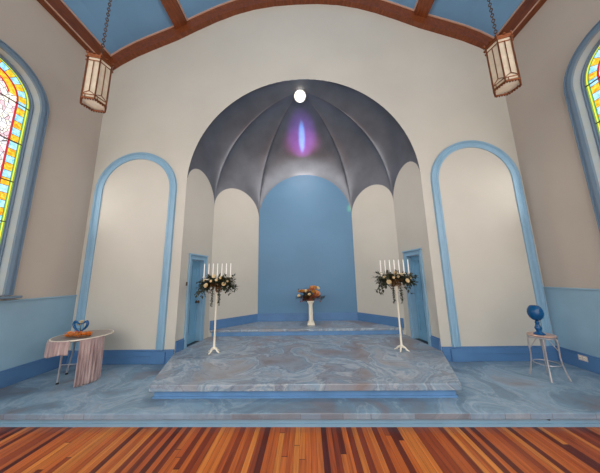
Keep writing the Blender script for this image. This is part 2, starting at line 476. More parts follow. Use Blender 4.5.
# wainscot and baseboards of the side walls
def wainscot(side, X, s):
    bm = new_bm()
    x0, x1 = sorted((X, X + 0.012 * s)); add_box(bm, x0, x1, YB, YW, 0.0, 1.175)
    o = tag(finish('trim_wainscot_' + side, bm, M['wainscot']), 'pale blue painted dado on the %s side wall' % side, 'wainscot', kind='structure')
    bm = new_bm(); x0, x1 = sorted((X, X + 0.03 * s)); add_box(bm, x0, x1, YB, YW, 1.175, 1.2)
    finish('cap_rail', bm, M['wainscot'], o, bevel=0.004)
    bm = new_bm()
    x0, x1 = sorted((X + 0.012 * s, X + 0.04 * s)); add_box(bm, x0, x1, 2.78, YW, 0.001, 0.205)
    x0, x1 = sorted((X + 0.012 * s, X + 0.03 * s)); add_box(bm, x0, x1, 2.78, YW, 0.205, 0.232)
    tag(finish('baseboard_' + side, bm, M['base_blue'], bevel=0.003), 'deep blue baseboard along the %s side wall' % side, 'baseboard', kind='structure')
wainscot('left', XL, 1); wainscot('right', XR, -1)
ARC = [(-3.29, 0.835, 'left'), (3.385, 0.84, 'right')]
for side, xa, xb, px in (('back_left', XL + 0.04, NC - NR, -2.53), ('back_right', NC + NR, XR - 0.04, 2.62)):
    bm = new_bm()
    add_box(bm, xa, xb, YW - 0.03, YW, 0.001, 0.12)
    add_box(bm, xa, xb, YW - 0.022, YW, 0.12, 0.205)
    add_box(bm, xa, xb, YW - 0.014, YW, 0.205, 0.232)
    for q in ((px,) if 1 else ()):
        add_box(bm, q - 0.12, q + 0.12, YW - 0.045, YW - 0.03, 0.001, 0.2)
    tag(finish('baseboard_' + side, bm, M['base_blue'], bevel=0.003), 'blue baseboard under the blind arch, %s of the apse' % ('left' if 'left' in side else 'right'), 'baseboard', kind='structure')
for i, (c, r, side) in enumerate(ARC):
    bm = new_bm()
    path = arch_path(c, r - 0.145, 4.05 - r, 0.233, 32)
    sweep(bm, path, [(0, 0), (0, 0.02), (0.035, 0.03), (0.05, 0.018), (0.09, 0.018), (0.105, 0.045), (0.135, 0.04), (0.145, 0.0)], lambda u, z, p: (u, YW - p, z))
    tag(finish('trim_%d' % (i + 1), bm, M['trim_blue'], smooth=False), 'light blue arched moulding on the wall %s of the apse' % side, 'moulding', kind='structure')

# ------------------------------------------------------------------ apse
def apse_wall(name, A, B, zb, zsA, zsB, peak, mat, lab, hole=None, n=28):
    A = Vector(A); B = Vector(B); L = (B - A).length; d = (B - A) / L
    fn = lambda u, z: (A.x + d.x * u, A.y + d.y * u, z)
    def top(u):
        q = u / L; base = zsA + (zsB - zsA) * q; mid = (zsA + zsB) / 2
        return base + (peak - mid) * sqrt(max(0, 1 - (2 * q - 1) ** 2))
    us = [L * (1 - cos(pi * k / n)) / 2 for k in range(n + 1)]
    if hole: us = sorted(set(us + [hole[0], hole[1]]))
    bm = new_bm(); ints = []
    for a, b in zip(us, us[1:]):
        m = (a + b) / 2; lo = hole[2] if hole and hole[0] < m < hole[1] else zb
        ints.append((a, b, lo, lo, top(a), top(b)))
    columns(bm, ints, None, None, fn)
    o = tag(finish(name, bm, mat), lab, 'wall', kind='structure')
    return [Vector(fn(L * (1 - cos(pi * k / n)) / 2, top(L * (1 - cos(pi * k / n)) / 2))) for k in range(n + 1)]
SPR1, SPR2 = 3.19, 3.10
DH = (0.31, 0.74, 1.84)      # door opening along the door wall: from, to, head height
LWR = (Vector(V1R) - Vector(V0R)).length
a0 = apse_wall('wall_apse_left', V0L, V1L, 0.1, NS+.03, SPR1, 3.84, M['plaster'], 'cream arched wall with a blue door, left side of the apse', DH)
a1 = apse_wall('wall_apse_oblique_left', V1L, V2L, 0.1, SPR1, SPR2, 3.80, M['plaster'], 'cream arched wall slanting between left door and blue back wall')
a2 = apse_wall('wall_apse_back', V2L, V2R, 0.1, SPR2, SPR2, 4.39, M['apse_blue'], 'blue arched wall at the centre back of the apse')
a3 = apse_wall('wall_apse_oblique_right', V2R, V1R, 0.1, SPR2, SPR1, 3.78, M['plaster'], 'cream arched wall slanting between blue back wall and right door')
a4 = apse_wall('wall_apse_right', V1R, V0R, 0.1, SPR1, NS+.03, 3.84, M['plaster'], 'cream arched wall with a blue door, right side of the apse', (LWR - DH[1], LWR - DH[0], DH[2]))
APEX = Vector((NC, 4.47, 5.60))
bm = new_bm()
def ell(P, s):
    th = s * pi / 2
    return Vector((P.x + (APEX.x - P.x) * (1 - cos(th)), P.y + (APEX.y - P.y) * (1 - cos(th)), P.z + (APEX.z - P.z) * sin(th)))
NSG = 22
def front_edge(sgn, k): return Vector((NC + sgn * NR * cos(pi / 2 * k / NSG), YW, NS + NR * sin(pi / 2 * k / NSG)))
for arc in (a0, a1, a2, a3, a4):
    grid = []
    for i, P in enumerate(arc):
        # the outer gores blend into the edge of the arch in the nave wall
        q = i / (len(arc) - 1)
        w = (1 - q) ** 1.4 if arc is a0 else q ** 1.4 if arc is a4 else 0.0
        row = []
        for k in range(NSG + 1):
            e = ell(P, k / NSG)
            if w > 0: e = e.lerp(front_edge(-1 if arc is a0 else 1, k) + (P - (a0[0] if arc is a0 else a4[-1])) * (1 - k / NSG), w)
            row.append(e)
        grid.append(row)
    vs = [[bm.verts.new(p) for p in row] for row in grid]
    for i in range(len(vs) - 1):
        for k in range(NSG): bm.faces.new((vs[i][k], vs[i + 1][k], vs[i + 1][k + 1], vs[i][k + 1]))
bmesh.ops.remove_doubles(bm, verts=bm.verts, dist=0.002)
dome_ob = finish('ceiling_apse', bm, M['dome'], smooth=True)
dome_ob.data.set_sharp_from_angle(angle=math.radians(14))
tag(dome_ob, 'slate grey scalloped half dome over the apse', 'dome', kind='structure')

# apse baseboards
def wall_base(name, A, B, u0, u1, z0, h, side, lab):
    """side = +1 if the room is to the left of A->B"""
    A = Vector(A); B = Vector(B); d = (B - A).normalized(); n = Vector((-d.y, d.x)) * side
    bm = new_bm()
    for th, za, zb_ in ((0.026, z0 + 0.001, z0 + h * 0.86), (0.014, z0 + h * 0.86, z0 + h)):
        p = [A + d * u0, A + d * u1, A + d * u1 + n * th, A + d * u0 + n * th]
        add_prism(bm, [(q.x, q.y) for q in p], za, zb_)
    return tag(finish(name, bm, M['base_blue']), lab, 'baseboard', kind='structure')
LW = (Vector(V1L) - Vector(V0L)).length; LO = (Vector(V2L) - Vector(V1L)).length; LB = V2R[0] - V2L[0]
LOR = (Vector(V2R) - Vector(V1R)).length
wall_base('baseboard_apse_left', V0L, V1L, 0.01, DH[0] - 0.09, STEP, 0.19, -1, 'blue baseboard between apse corner and left door')
wall_base('baseboard_apse_right', V1R, V0R, LWR - DH[0] + 0.09, LWR - 0.01, STEP, 0.19, -1, 'blue baseboard between apse corner and right door')
wall_base('baseboard_oblique_left', V1L, V2L, 0.03, LO - 0.01, STEP2, 0.2, -1, 'blue baseboard below the left slanting apse wall')
wall_base('baseboard_apse_back', V2L, V2R, 0.01, LB - 0.01, STEP2, 0.2, -1, 'blue baseboard below the blue apse wall')
wall_base('baseboard_oblique_right', V2R, V1R, 0.01, LOR - 0.03, STEP2, 0.2, -1, 'blue baseboard below the right slanting apse wall')

# doors
def door(name, A, B, u0, u1, head, side_far, lab):
    """local frame: x along the wall, y into the room, z up"""
    A = Vector(A); B = Vector(B); d = (B - A).normalized()
    rz = atan2(d.y, d.x); n_room = -1    # room lies at local -y
    t = thing(name, (A.x, A.y, STEP), lab, 'door', kind='structure', rz=rz)
    h = head - STEP; rec = 0.09
    bm = new_bm()
    c = 0.085
    for (xa, xb) in ((u0 - c, u0), (u1, u1 + c)): add_box(bm, xa, xb, -0.025, 0, 0.001, h)
    for (xa, xb) in ((u0 - c, u0 - c + 0.02), (u1 + c - 0.02, u1 + c)): add_box(bm, xa, xb, -0.038, -0.025, 0.001, h + c)
    add_box(bm, u0 - c, u1 + c, -0.025, 0, h, h + c); add_box(bm, u0 - c - 0.012, u1 + c + 0.012, -0.05, 0, h + c, h + c + 0.03)
    finish('casing', bm, M['trim_blue'], t, bevel=0.003)
    bm = new_bm()
    add_box(bm, u0 - 0.012, u0, 0, rec + 0.03, 0.001, h); add_box(bm, u1, u1 + 0.012, 0, rec + 0.03, 0.001, h); add_box(bm, u0, u1, 0, rec + 0.03, h, h + 0.012)
    finish('jamb', bm, M['trim_blue'], t)
    bm = new_bm()
    add_box(bm, u0, u1, 0, rec + 0.06, -0.012, 0.0045)
    finish('threshold', bm, M['black'], t)  # black colour stands in for the shaded gap under the leaf
    bm = new_bm(); g = 0.004; a, b = u0 + g, u1 - g; z0 = 0.005
    add_box(bm, a, b, rec + 0.012, rec + 0.04, z0, h - g)
    w = b - a; st = 0.06
    xs_ = [(a, a + st), ((a + b) / 2 - 0.03, (a + b) / 2 + 0.03), (b - st, b)]
    for (xa, xb) in xs_: add_box(bm, xa, xb, rec, rec + 0.012, z0, h - g)
    for (za, zb_) in ((z0, 0.17), (0.66, 0.76), (h - 0.1, h - g)): 
        add_box(bm, a + st, (a + b) / 2 - 0.03, rec, rec + 0.012, za, zb_); add_box(bm, (a + b) / 2 + 0.03, b - st, rec, rec + 0.012, za, zb_)
    leaf = finish('door_leaf', bm, M['door_blue'], t)
    bm = new_bm()
    kx = b - 0.05 if side_far else a + 0.05
    add_lathe(bm, [(0.03, 0), (0.03, 0.006), (0.012, 0.01), (0.011, 0.03), (0.024, 0.038), (0.03, 0.052), (0.022, 0.066), (0.0, 0.07)], 18)
    k = finish('door_knob', bm, M['dark_metal'], leaf, smooth=True); k.rotation_euler = (pi / 2, 0, 0); k.location = (kx, rec, 0.80)
    return t
LWR = (Vector(V1R) - Vector(V0R)).length
# left wall runs V0L->V1L with the room on its right (-y local); right wall runs V1R->V0R likewise
door('door_1', V0L, V1L, DH[0], DH[1], DH[2], True, 'narrow blue panelled door in a blue frame, left side of the apse')
door('door_2', V1R, V0R, LWR - DH[1], LWR - DH[0], DH[2], True, 'narrow blue panelled door in a blue frame, right side of the apse')

# ------------------------------------------------------------------ nave ceiling with ribs
PX = [-p[0] for p in prof_h[::-1]] + [p[0] for p in prof_h[1:]]
bm = new_bm()
A = [bm.verts.new((x, YB, ceil_z(x) + RISE - 0.02)) for x in PX]; B = [bm.verts.new((x, YW, ceil_z(x) + RISE - 0.02)) for x in PX]
A2 = [bm.verts.new((x, YB, ceil_z(x) + RISE + 0.06)) for x in PX]; B2 = [bm.verts.new((x, YW, ceil_z(x) + RISE + 0.06)) for x in PX]
for i in range(len(PX) - 1):
    bm.faces.new((A[i], A[i + 1], B[i + 1], B[i])); bm.faces.new((A2[i], B2[i], B2[i + 1], A2[i + 1]))
tag(finish('ceiling', bm, M['ceiling']), 'blue vaulted ceiling divided by brown wooden ribs', 'ceiling', kind='structure')
def rib_across(name, ya, yb, drop, lab):
    t = new_bm()
    rows = []
    for x in PX:
        z = ceil_z(x)
        rows.append([t.verts.new(p) for p in ((x, ya, z + RISE), (x, ya, z + RISE - drop), (x, yb, z + RISE - drop), (x, yb, z + RISE))])
    for a, b in zip(rows, rows[1:]):
        for k in range(4): t.faces.new((a[k], a[(k + 1) % 4], b[(k + 1) % 4], b[k]))
    o = tag(finish(name, t, M['wood'], smooth=False), lab, 'ceiling rib', kind='structure')
    return o
o = rib_across('trim_3', YW - 0.10, YW, 0.30, 'brown wooden rib following the vault along the top of the apse wall')
t = new_bm()
rows = []
for x in PX:
    z = ceil_z(x) + RISE - 0.02
    rows.append([t.verts.new(p) for p in ((x, YW - 0.125, z), (x, YW - 0.125, z - 0.018), (x, YW - 0.10, z - 0.018), (x, YW - 0.10, z))])
for a, b in zip(rows, rows[1:]):
    for k in range(4): t.faces.new((a[k], a[(k + 1) % 4], b[(k + 1) % 4], b[k]))
finish('pinstripe', t, M['cream_line'], o)
def rib_long(name, xc, w, lab, drop=0.12):
    zc = ceil_z(xc) + RISE; xa, xb = xc - w / 2, xc + w / 2
    za, zb_ = ceil_z(xa) + RISE, ceil_z(xb) + RISE
    t = new_bm()
    R0 = [t.verts.new(p) for p in ((xa, YB, za), (xa, YB, za - drop), (xb, YB, zb_ - drop), (xb, YB, zb_))]
    R1 = [t.verts.new(p) for p in ((xa, YW - .1, za), (xa, YW - .1, za - drop), (xb, YW - .1, zb_ - drop), (xb, YW - .1, zb_))]
    t.faces.new(R0[::-1]); t.faces.new(R1)
    for k in range(4): t.faces.new((R0[k], R0[(k + 1) % 4], R1[(k + 1) % 4], R1[k]))
    o = tag(finish(name, t, M['wood']), lab, 'ceiling rib', kind='structure')
    for xx, sg in ((xa, -1), (xb, 1)):
        t = new_bm(); z1 = ceil_z(xx + sg * 0.03) + RISE - 0.02; z2 = ceil_z(xx) + RISE - 0.02
        x_0, x_1 = sorted((xx, xx + sg * 0.022)); zz = min(z1, z2)
        add_box(t, x_0, x_1, YB, YW - 0.125, zz - 0.022, zz + 0.02)
        finish('pinstripe', t, M['cream_line'], o)
rib_long('trim_4', -2.60, 0.24, 'brown wooden rib running along the vault, left of the middle')
rib_long('trim_5', 2.72, 0.24, 'brown wooden rib running along the vault, right of the middle')
for nm, X, s, side in (('trim_6', XL, 1, 'left'), ('trim_7', XR, -1, 'right')):
    bm = new_bm(); z = ceil_z(X)
    x0, x1 = sorted((X, X + 0.10 * s)); add_box(bm, x0, x1, YB, YW - 0.1, z - 0.02, z + RISE)
    o = tag(finish(nm, bm, M['wood']), 'brown wooden cornice beam along the top of the %s wall' % side, 'cornice', kind='structure')
    bm = new_bm(); x0, x1 = sorted((X + 0.10 * s, X + 0.12 * s)); add_box(bm, x0, x1, YB, YW - 0.125, ceil_z(X + .1 * s) + RISE - 0.07, ceil_z(X + .1 * s) + RISE - 0.045)
    finish('pinstripe', bm, M['cream_line'], o)
    bm = new_bm(); x0, x1 = sorted((X + 0.10 * s, X + 0.115 * s)); add_box(bm, x0, x1, YB, YW - 0.125, z + 0.0, z + 0.018)
    finish('pinstripe', bm, M['cream_line'], o)

# ------------------------------------------------------------------ lanterns
def hexpts(r, z, rot=-pi / 2): return [Vector((r * cos(rot + k * pi / 3), r * sin(rot + k * pi / 3), z)) for k in range(6)]
def lantern(loc, rz, lab, ztop):
    t = thing('pendant_lantern', loc, lab, 'lantern', 'hexagonal pendant lanterns', rz=rz)
    H, R = 0.655, 0.148
    bm = new_bm()
    lo, hi = hexpts(R - 0.012, 0.03), hexpts(R - 0.012, H)
    for k in range(6):
        bm.faces.new([bm.verts.new(p) for p in (lo[k], lo[(k + 1) % 6], hi[(k + 1) % 6], hi[k])])
    finish('side_panes', bm, M['opal'], t)
    bm = new_bm(); pts = hexpts(R - 0.02, 0.012); p2 = hexpts(R - 0.02, 0.02)
    a = [bm.verts.new(p) for p in pts]; b = [bm.verts.new(p) for p in p2]
    bm.faces.new(a[::-1]); bm.faces.new(b)
    for k in range(6): bm.faces.new((a[k], a[(k + 1) % 6], b[(k + 1) % 6], b[k]))
    finish('bottom_pane', bm, M['opal'], t)
    bm = new_bm()
    lo, hi = hexpts(R, 0.0), hexpts(R, H)
    for k in range(6):
        add_tube(bm, [lo[k], hi[k]], 0.0085, 6)
        for z, r in ((0.0, 0.011), (0.055, 0.005), (H, 0.012), (H - 0.06, 0.006)):
            q = hexpts(R, z); add_tube(bm, [q[k], q[(k + 1) % 6]], r, 6)
        # mullion with a small gothic fork
        m0 = (lo[k] + lo[(k + 1) % 6]) / 2; m1 = (hi[k] + hi[(k + 1) % 6]) / 2
        add_tube(bm, [m0 + Vector((0, 0, .11)), m1 - Vector((0, 0, .06))], 0.0055, 5)
        for e in (lo[k], lo[(k + 1) % 6]):
            add_tube(bm, [m0 + Vector((0, 0, .11)), m0.lerp(e, .55) + Vector((0, 0, .085)), e.lerp(m0, .04) + Vector((0, 0, .055))], 0.005, 5)
        add_tube(bm, [m0.lerp(lo[k], .5), m0.lerp(lo[k], .5) + Vector((0, 0, .055))], 0.004, 4)
        for j in range(5):     # beaded hem
            p = lo[k].lerp(lo[(k + 1) % 6], (j + .5) / 5)
            add_lathe(bm, [(0, -0.03), (0.011, -0.022), (0.011, -0.012), (0.005, 0)], 6, p)
    finish('frame', bm, M['brass'], t, smooth=True)
    bm = new_bm()     # crown: flared rim, shallow roof, finial
    q = 6
    for r0, z0_, r1, z1 in ((R + .01, H + .01, R + .018, H + .03), (R + .018, H + .03, R - .005, H + .05), (R - .005, H + .05, 0.07, H + .10), (0.07, H + .10, 0.03, H + .13), (0.03, H + .13, 0.02, H + .17)):
        a = [bm.verts.new(p) for p in hexpts(r0, z0_)]; b = [bm.verts.new(p) for p in hexpts(r1, z1)]
        for k in range(6): bm.faces.new((a[k], a[(k + 1) % 6], b[(k + 1) % 6], b[k]))
    bm.faces.new([bm.verts.new(p) for p in hexpts(R + .01, H + .01)])
    for k in range(6):
        p = hexpts(R + .012, H + .02)[k]; add_lathe(bm, [(0, 0.0), (0.014, 0.01), (0.019, 0.025), (0.01, 0.04), (0, 0.05)], 8, p)
        p = (hexpts(R + .012, H + .02)[k] + hexpts(R + .012, H + .02)[(k + 1) % 6]) / 2; add_lathe(bm, [(0, 0.0), (0.02, 0.01), (0.023, 0.02), (0.01, 0.03), (0, 0.036)], 8, p)
    finish('crown', bm, M['brass'], t, smooth=True)
    # chain, one mesh of links
    bm = new_bm(); z = H + .17; top = ztop - loc[2]; i = 0
    while z < top - 0.03:
        ring = []
        for k in range(10):
            a = 2 * pi * k / 10; u = 0.016 * cos(a); w = 0.03 * sin(a)
            ring.append((u, 0, z + 0.026 + w) if i % 2 else (0, u, z + 0.026 + w))
        add_tube(bm, ring, 0.0055, 5, closed=True); z += 0.047; i += 1
    finish('chain', bm, M['dark_metal'], t, smooth=True)
    bm = new_bm(); add_lathe(bm, [(0.07, 0), (0.07, -0.01), (0.04, -0.03), (0.012, -0.05), (0, -0.05)][::-1], 16, (0, 0, top + 0.0))
    finish('ceiling_canopy', bm, M['brass'], t, smooth=True)
    return t
LL = (-2.83, 2.70, 3.89); LR = (2.83, 2.70, 3.88)
lantern(LL, 0.82, 'hexagonal copper lantern with opal glass hanging on a chain at left', ceil_z(LL[0]) + RISE - 0.02)
lantern(LR, -0.80, 'hexagonal copper lantern with opal glass hanging on a chain at right', ceil_z(LR[0]) + RISE - 0.02)

# ------------------------------------------------------------------ lamp in the dome
dl = thing('dome_lamp', (0.043, 4.545, 5.545), 'round lit lamp set at the top of the grey half dome', 'lamp')
bm = new_bm(); add_lathe(bm, [(0.122, 0.03), (0.15, 0.03), (0.155, 0.0), (0.14, -0.015), (0.122, 0.0)], 32)
finish('rim', bm, M['dome'], dl, smooth=True)
bm = new_bm(); add_lathe(bm, [(0.12, 0.02), (0.12, -0.005), (0.115, -0.045), (0.09, -0.085), (0.04, -0.1), (0, -0.102)], 32)
finish('lens', bm, M['lamp'], dl, smooth=True)
dl.rotation_euler = (math.radians(-28), 0, 0)

# ------------------------------------------------------------------ foliage helpers
def add_leaf(bm, p, d, up, L, W):
    d = d.normalized(); s = d.cross(up)
    if s.length < 1e-4: s = d.orthogonal()
    s.normalize(); n = s.cross(d)
    a = bm.verts.new(p); b = bm.verts.new(p + d * L * .5 + s * W * .5 + n * W * .12); c = bm.verts.new(p + d * L - n * L * .1)
    e = bm.verts.new(p + d * L * .5 - s * W * .5 + n * W * .12); m = bm.verts.new(p + d * L * .5)
    bm.faces.new((a, b, m)); bm.faces.new((b, c, m)); bm.faces.new((c, e, m)); bm.faces.new((e, a, m))
def sprig(bm, p0, p1, sag, n, L, W, rnd, r=0.003):
    P = []
    for i in range(n + 1):
        s = i / n; q = p0.lerp(p1, s); q = q + Vector((0, 0, -sag * s * s)); P.append(q)
    add_tube(bm, P, r, 4)
    for i in range(1, n + 1):
        d = (P[i] - P[i - 1]).normalized()
        for k in range(3):
            v = Vector((rnd.uniform(-1, 1), rnd.uniform(-1, 1), rnd.uniform(-.6, .9)))
            add_leaf(bm, P[i], d * .7 + v, Vector((0, 0, 1)), L * rnd.uniform(.7, 1.2), W * rnd.uniform(.7, 1.2))
def rose_bm(r, rnd):
    bm = new_bm()
    for ring, (n, rr, h, op) in enumerate(((3, .35, .55, .1), (4, .6, .5, .3), (5, .85, .38, .6), (6, 1.0, .2, .85))):
        for k in range(n):
            a0 = 2 * pi * (k + ring * .37) / n; da = pi / n * 1.25
            rows = []
            for j in range(4):
                z = -0.45 + (h + .45) * j / 3; rad = rr * (0.35 + .65 * sin(pi / 2 * j / 3) + op * .12 * (j == 3))
                rows.append([bm.verts.new((r * rad * cos(a0 + da * q), r * rad * sin(a0 + da * q), r * (z - .06 * q * q))) for q in (-1, -.5, 0, .5, 1)])
            for A, B in zip(rows, rows[1:]):
                for q in range(4): bm.faces.new((A[q], A[q + 1], B[q + 1], B[q]))
    add_lathe(bm, [(0, -.5 * r), (.3 * r, -.45 * r), (.35 * r, 0), (.2 * r, .45 * r), (0, .5 * r)], 8)
    return bm
def add_rose(parent, p, r, mat, d, rnd, name='rose'):
    o = finish(name, rose_bm(r, rnd), mat, parent, smooth=True)
    o.location = p; o.rotation_euler = Vector(d).to_track_quat('Z', 'Y').to_euler()
    return o

# ------------------------------------------------------------------ candelabra, candles and their flowers
def candelabrum(loc, rz, side, seed):
    rnd = random.Random(seed)
    t = thing('floor_candelabra', loc, 'tall cream metal floor candelabra standing %s of the apse centre' % side, 'candelabra', 'floor candelabras', rz=rz)
    bm = new_bm()
    add_lathe(bm, [(0.028, 0.06), (0.03, 0.08), (0.02, 0.1), (0.016, 0.3), (0.015, 0.98), (0.022, 1.0), (0.026, 1.06), (0.02, 1.1), (0.014, 1.16), (0.014, 1.24)], 16)
    finish('pole', bm, M['white'], t, smooth=True)
    for k in range(4):
        a = pi / 4 + k * pi / 2 + 0.3
        bm = new_bm()
        add_tube(bm, [(0.01 * cos(a), 0.01 * sin(a), 0.08), (0.06 * cos(a), 0.06 * sin(a), 0.055), (0.085 * cos(a), 0.085 * sin(a), 0.025), (0.12 * cos(a), 0.12 * sin(a), 0.011)], [0.02, 0.016, 0.013, 0.011], 8)
        finish('foot', bm, M['white'], t, smooth=True)
    bm = new_bm(); xs = [(-3 + k) * 0.080 for k in range(7)]
    add_tube(bm, [(xs[0], 0, 1.27), (xs[3], 0, 1.25), (xs[-1], 0, 1.27)], 0.009, 8)
    for x in (-.18, .18): add_tube(bm, [(0, 0, 1.12), (x * .6, 0, 1.15), (x, 0, 1.26)], 0.007, 6)
    finish('arm', bm, M['white'], t, smooth=True)
    for x in xs:
        bm = new_bm(); add_lathe(bm, [(0.006, 0), (0.008, 0.03), (0.028, 0.04), (0.03, 0.046), (0.014, 0.05), (0.014, 0.07), (0.011, 0.07), (0.011, 0.052), (0, 0.052)], 12, (x, 0, 1.262))
        finish('candle_cup', bm, M['white'], t, smooth=True)
    R = Matrix.Rotation(rz, 3, 'Z')
    words = ['leftmost', 'second from left', 'third from left', 'middle', 'third from right', 'second from right', 'rightmost']
    cup = ['cup at the left end of', 'second cup from the left on', 'third cup from the left on', 'middle cup of', 'third cup from the right on', 'second cup from the right on', 'cup at the right end of']
    for i, x in enumerate(xs):
        c = thing('taper_candle', Vector(loc) + R @ Vector((x, 0, 1.315)), 'white taper candle in the %s the %s candelabra' % (cup[i], side), 'candle', 'taper candles on the candelabras')
        bm = new_bm(); add_lathe(bm, [(0, 0), (0.0105, 0), (0.010, 0.1), (0.008, 0.235), (0.004, 0.243), (0, 0.244)], 12)
        finish('wax_body', bm, M['wax'], c, smooth=True)
        bm = new_bm(); add_tube(bm, [(0, 0, .243), (0.001, 0, .256)], 0.0012, 5)
        finish('wick', bm, M['black'], c)
    # arrangement
    f = thing('flower_arrangement', Vector(loc) + Vector((0, 0, 1.07)), 'dark greenery and cream roses draped over the %s candelabra' % side, 'flowers', 'candelabra flower arrangements', rz=rz); f.scale = (.88, .88, .92)
    bm = new_bm()
    for sgn in (-1, 1):
        for k in range(26):
            p0 = Vector((sgn * rnd.uniform(0, .12), rnd.uniform(-.06, .06), rnd.uniform(.08, .2)))
            p1 = Vector((sgn * rnd.uniform(.2, .385), rnd.uniform(-.2, .2), rnd.uniform(.10, .32)))
            sprig(bm, p0, p1, rnd.uniform(.02, .24) , 8, .078, .042, rnd)
        for k in range(3):     # hanging tendrils
            x = sgn * rnd.uniform(.05, .085)
            sprig(bm, Vector((x, -.05, .12)), Vector((x * 1.15, -.07, rnd.uniform(-.26, -.18))), .03, 9, .05, .026, rnd)
    for k in range(26):
        a = rnd.uniform(0, 2 * pi); p0 = Vector((0, 0, .12)); p1 = Vector((.17 * cos(a), .17 * sin(a), rnd.uniform(.12, .3)))
        sprig(bm, p0, p1, .0, 5, .07, .04, rnd)
    o = finish('foliage', bm, M['leaf'], f); o['kind'] = 'stuff'
    bm = new_bm()
    for k in range(26):
        p0 = Vector((rnd.uniform(-.05, .05), -.03, .08)); a = rnd.uniform(pi, 2 * pi)
        sprig(bm, p0, Vector((.13 * cos(a), .15 * sin(a), rnd.uniform(.0, .16))), .03, 4, .05, .022, rnd)
    o = finish('dried_leaves', bm, M['leaf_brown'], f); o['kind'] = 'stuff'
    spots = [(-.17, -.17, .10, .042), (.17, -.17, .12, .038), (-.02, -.12, .27, .036), (.03, -.15, .20, .026), (-.08, -.16, .18, .024), (.10, -.13, .24, .026), (-.23, -.08, .19, .024), (.25, -.10, .17, .022)]
    for i, (x, y, z, r) in enumerate(spots):
        add_rose(f, (x + rnd.uniform(-.015, .015), y, z), r, M['rose_white'], (x, -.8, .35), rnd)
candelabrum((-1.56, 4.20, STEP), 0.10, 'left', 3)
candelabrum((1.70, 4.20, STEP), -0.12, 'right', 8)

# ------------------------------------------------------------------ pedestal and bouquet
PX0, PY0 = 0.172, 5.72
t = thing('flower_pedestal', (PX0, PY0, STEP2), 'short white column pedestal on the upper step of the apse', 'pedestal')
bm = new_bm(); add_box(bm, -.09, .09, -.09, .09, 0.001, .045); add_box(bm, -.075, .075, -.075, .075, .045, .065)
finish('plinth', bm, M['white'], t, bevel=0.004)
bm = new_bm()      # fluted shaft
seg = 40; prev = None
for z, r in ((.065, .066), (.085, .07), (.1, .056), (.12, .052), (.3, .05), (.46, .047), (.48, .055), (.495, .058)):
    ring = [bm.verts.new(((r - (.005 if k % 4 < 2 and .11 < z < .47 else 0)) * cos(2 * pi * k / seg), (r - (.005 if k % 4 < 2 and .11 < z < .47 else 0)) * sin(2 * pi * k / seg), z)) for k in range(seg)]
    if prev:
        for k in range(seg): bm.faces.new((prev[k], prev[(k + 1) % seg], ring[(k + 1) % seg], ring[k]))
    prev = ring
finish('shaft', bm, M['white'], t, smooth=True)
bm = new_bm(); add_lathe(bm, [(.058, .495), (.07, .515), (.078, .53)], 24); add_box(bm, -.082, .082, -.082, .082, .53, .56)
finish('capital', bm, M['white'], t, bevel=0.003)
rnd = random.Random(11)
f = thing('flower_bouquet', (PX0, PY0, STEP2 + .561), 'peach and gold rose bouquet on the white pedestal before the blue wall', 'flowers'); f.scale = (1.15, 1.15, 1.1)
bm = new_bm(); add_lathe(bm, [(0, 0), (.07, 0), (.09, .04), (.115, .10), (.105, .10), (.085, .05), (0, .03)], 20)
finish('bowl', bm, M['ribbon'], f, smooth=True)
bm = new_bm()
for k in range(30):
    a = rnd.uniform(0, 2 * pi); rr = rnd.uniform(.15, .34)
    sprig(bm, Vector((0, 0, .07)), Vector((rr * cos(a), rr * .75 * sin(a), rnd.uniform(.09, .26) * (1 - .5 * (rr > .26)))), .02, 5, .07, .03, rnd)
o = finish('foliage', bm, M['leaf'], f); o['kind'] = 'stuff'
bm = new_bm()
for k in range(14):
    a = rnd.uniform(pi, 2 * pi)
    sprig(bm, Vector((0, 0, .07)), Vector((.2 * cos(a), .17 * sin(a), rnd.uniform(.02, .14))), .02, 4, .06, .03, rnd)
o = finish('dried_leaves', bm, M['ribbon'], f); o['kind'] = 'stuff'
for (x, y, z, r, m) in ((.13, -.14, .16, .068, 'rose_peach'), (.04, -.08, .27, .06, 'rose_peach'), (-.02, -.16, .15, .03, 'rose_white'), (-.10, -.12, .22, .036, 'rose_white'),
                        (-.24, -.10, .12, .033, 'rose_white'), (-.22, -.05, .21, .035, 'rose_gold'), (.16, -.02, .27, .038, 'rose_white'), (-.15, -.12, .22, .036, 'rose_gold'),
                        (.06, -.15, .2, .036, 'rose_gold'), (-.06, -.14, .10, .04, 'leaf_brown'), (.10, -.05, .29, .04, 'rose_gold'), (-.05, .12, .2, .05, 'rose_peach'), (.12, .12, .18, .05, 'rose_gold')):
    add_rose(f, (x, y, z), r, M[m], (x, -.6, .5), rnd)

# ------------------------------------------------------------------ left table, cloth and things on it
TC = (-3.385, 3.61); TZ = 0.63; TRX, TRY = 0.35, 0.36
t = thing('side_table', (TC[0], TC[1], 0), 'oval side table with slanted metal legs near the left wall', 'table', rz=0)
bm = new_bm(); N = 48
for (k0, z, s_) in ((0, 0, 0),):
    rings = []
    for s_, z in ((0.96, TZ - .03), (1.0, TZ - .022), (1.0, TZ - .004), (.985, TZ), (.94, TZ - .006)):
        rings.append([bm.verts.new((TRX * s_ * cos(2 * pi * k / N), TRY * s_ * sin(2 * pi * k / N), z)) for k in range(N)])
    bm.faces.new(rings[0][::-1]); bm.faces.new(rings[-1])
    for A, B in zip(rings, rings[1:]):
        for k in range(N): bm.faces.new((A[k], A[(k + 1) % N], B[(k + 1) % N], B[k]))
finish('tabletop', bm, M['tray'], t, smooth=True)
bm = new_bm(); add_tube(bm, [((TRX + .003) * cos(2 * pi * k / N), (TRY + .003) * sin(2 * pi * k / N), TZ - .008) for k in range(N)], .009, 8, closed=True)
finish('rim', bm, M['white'], t, smooth=True)
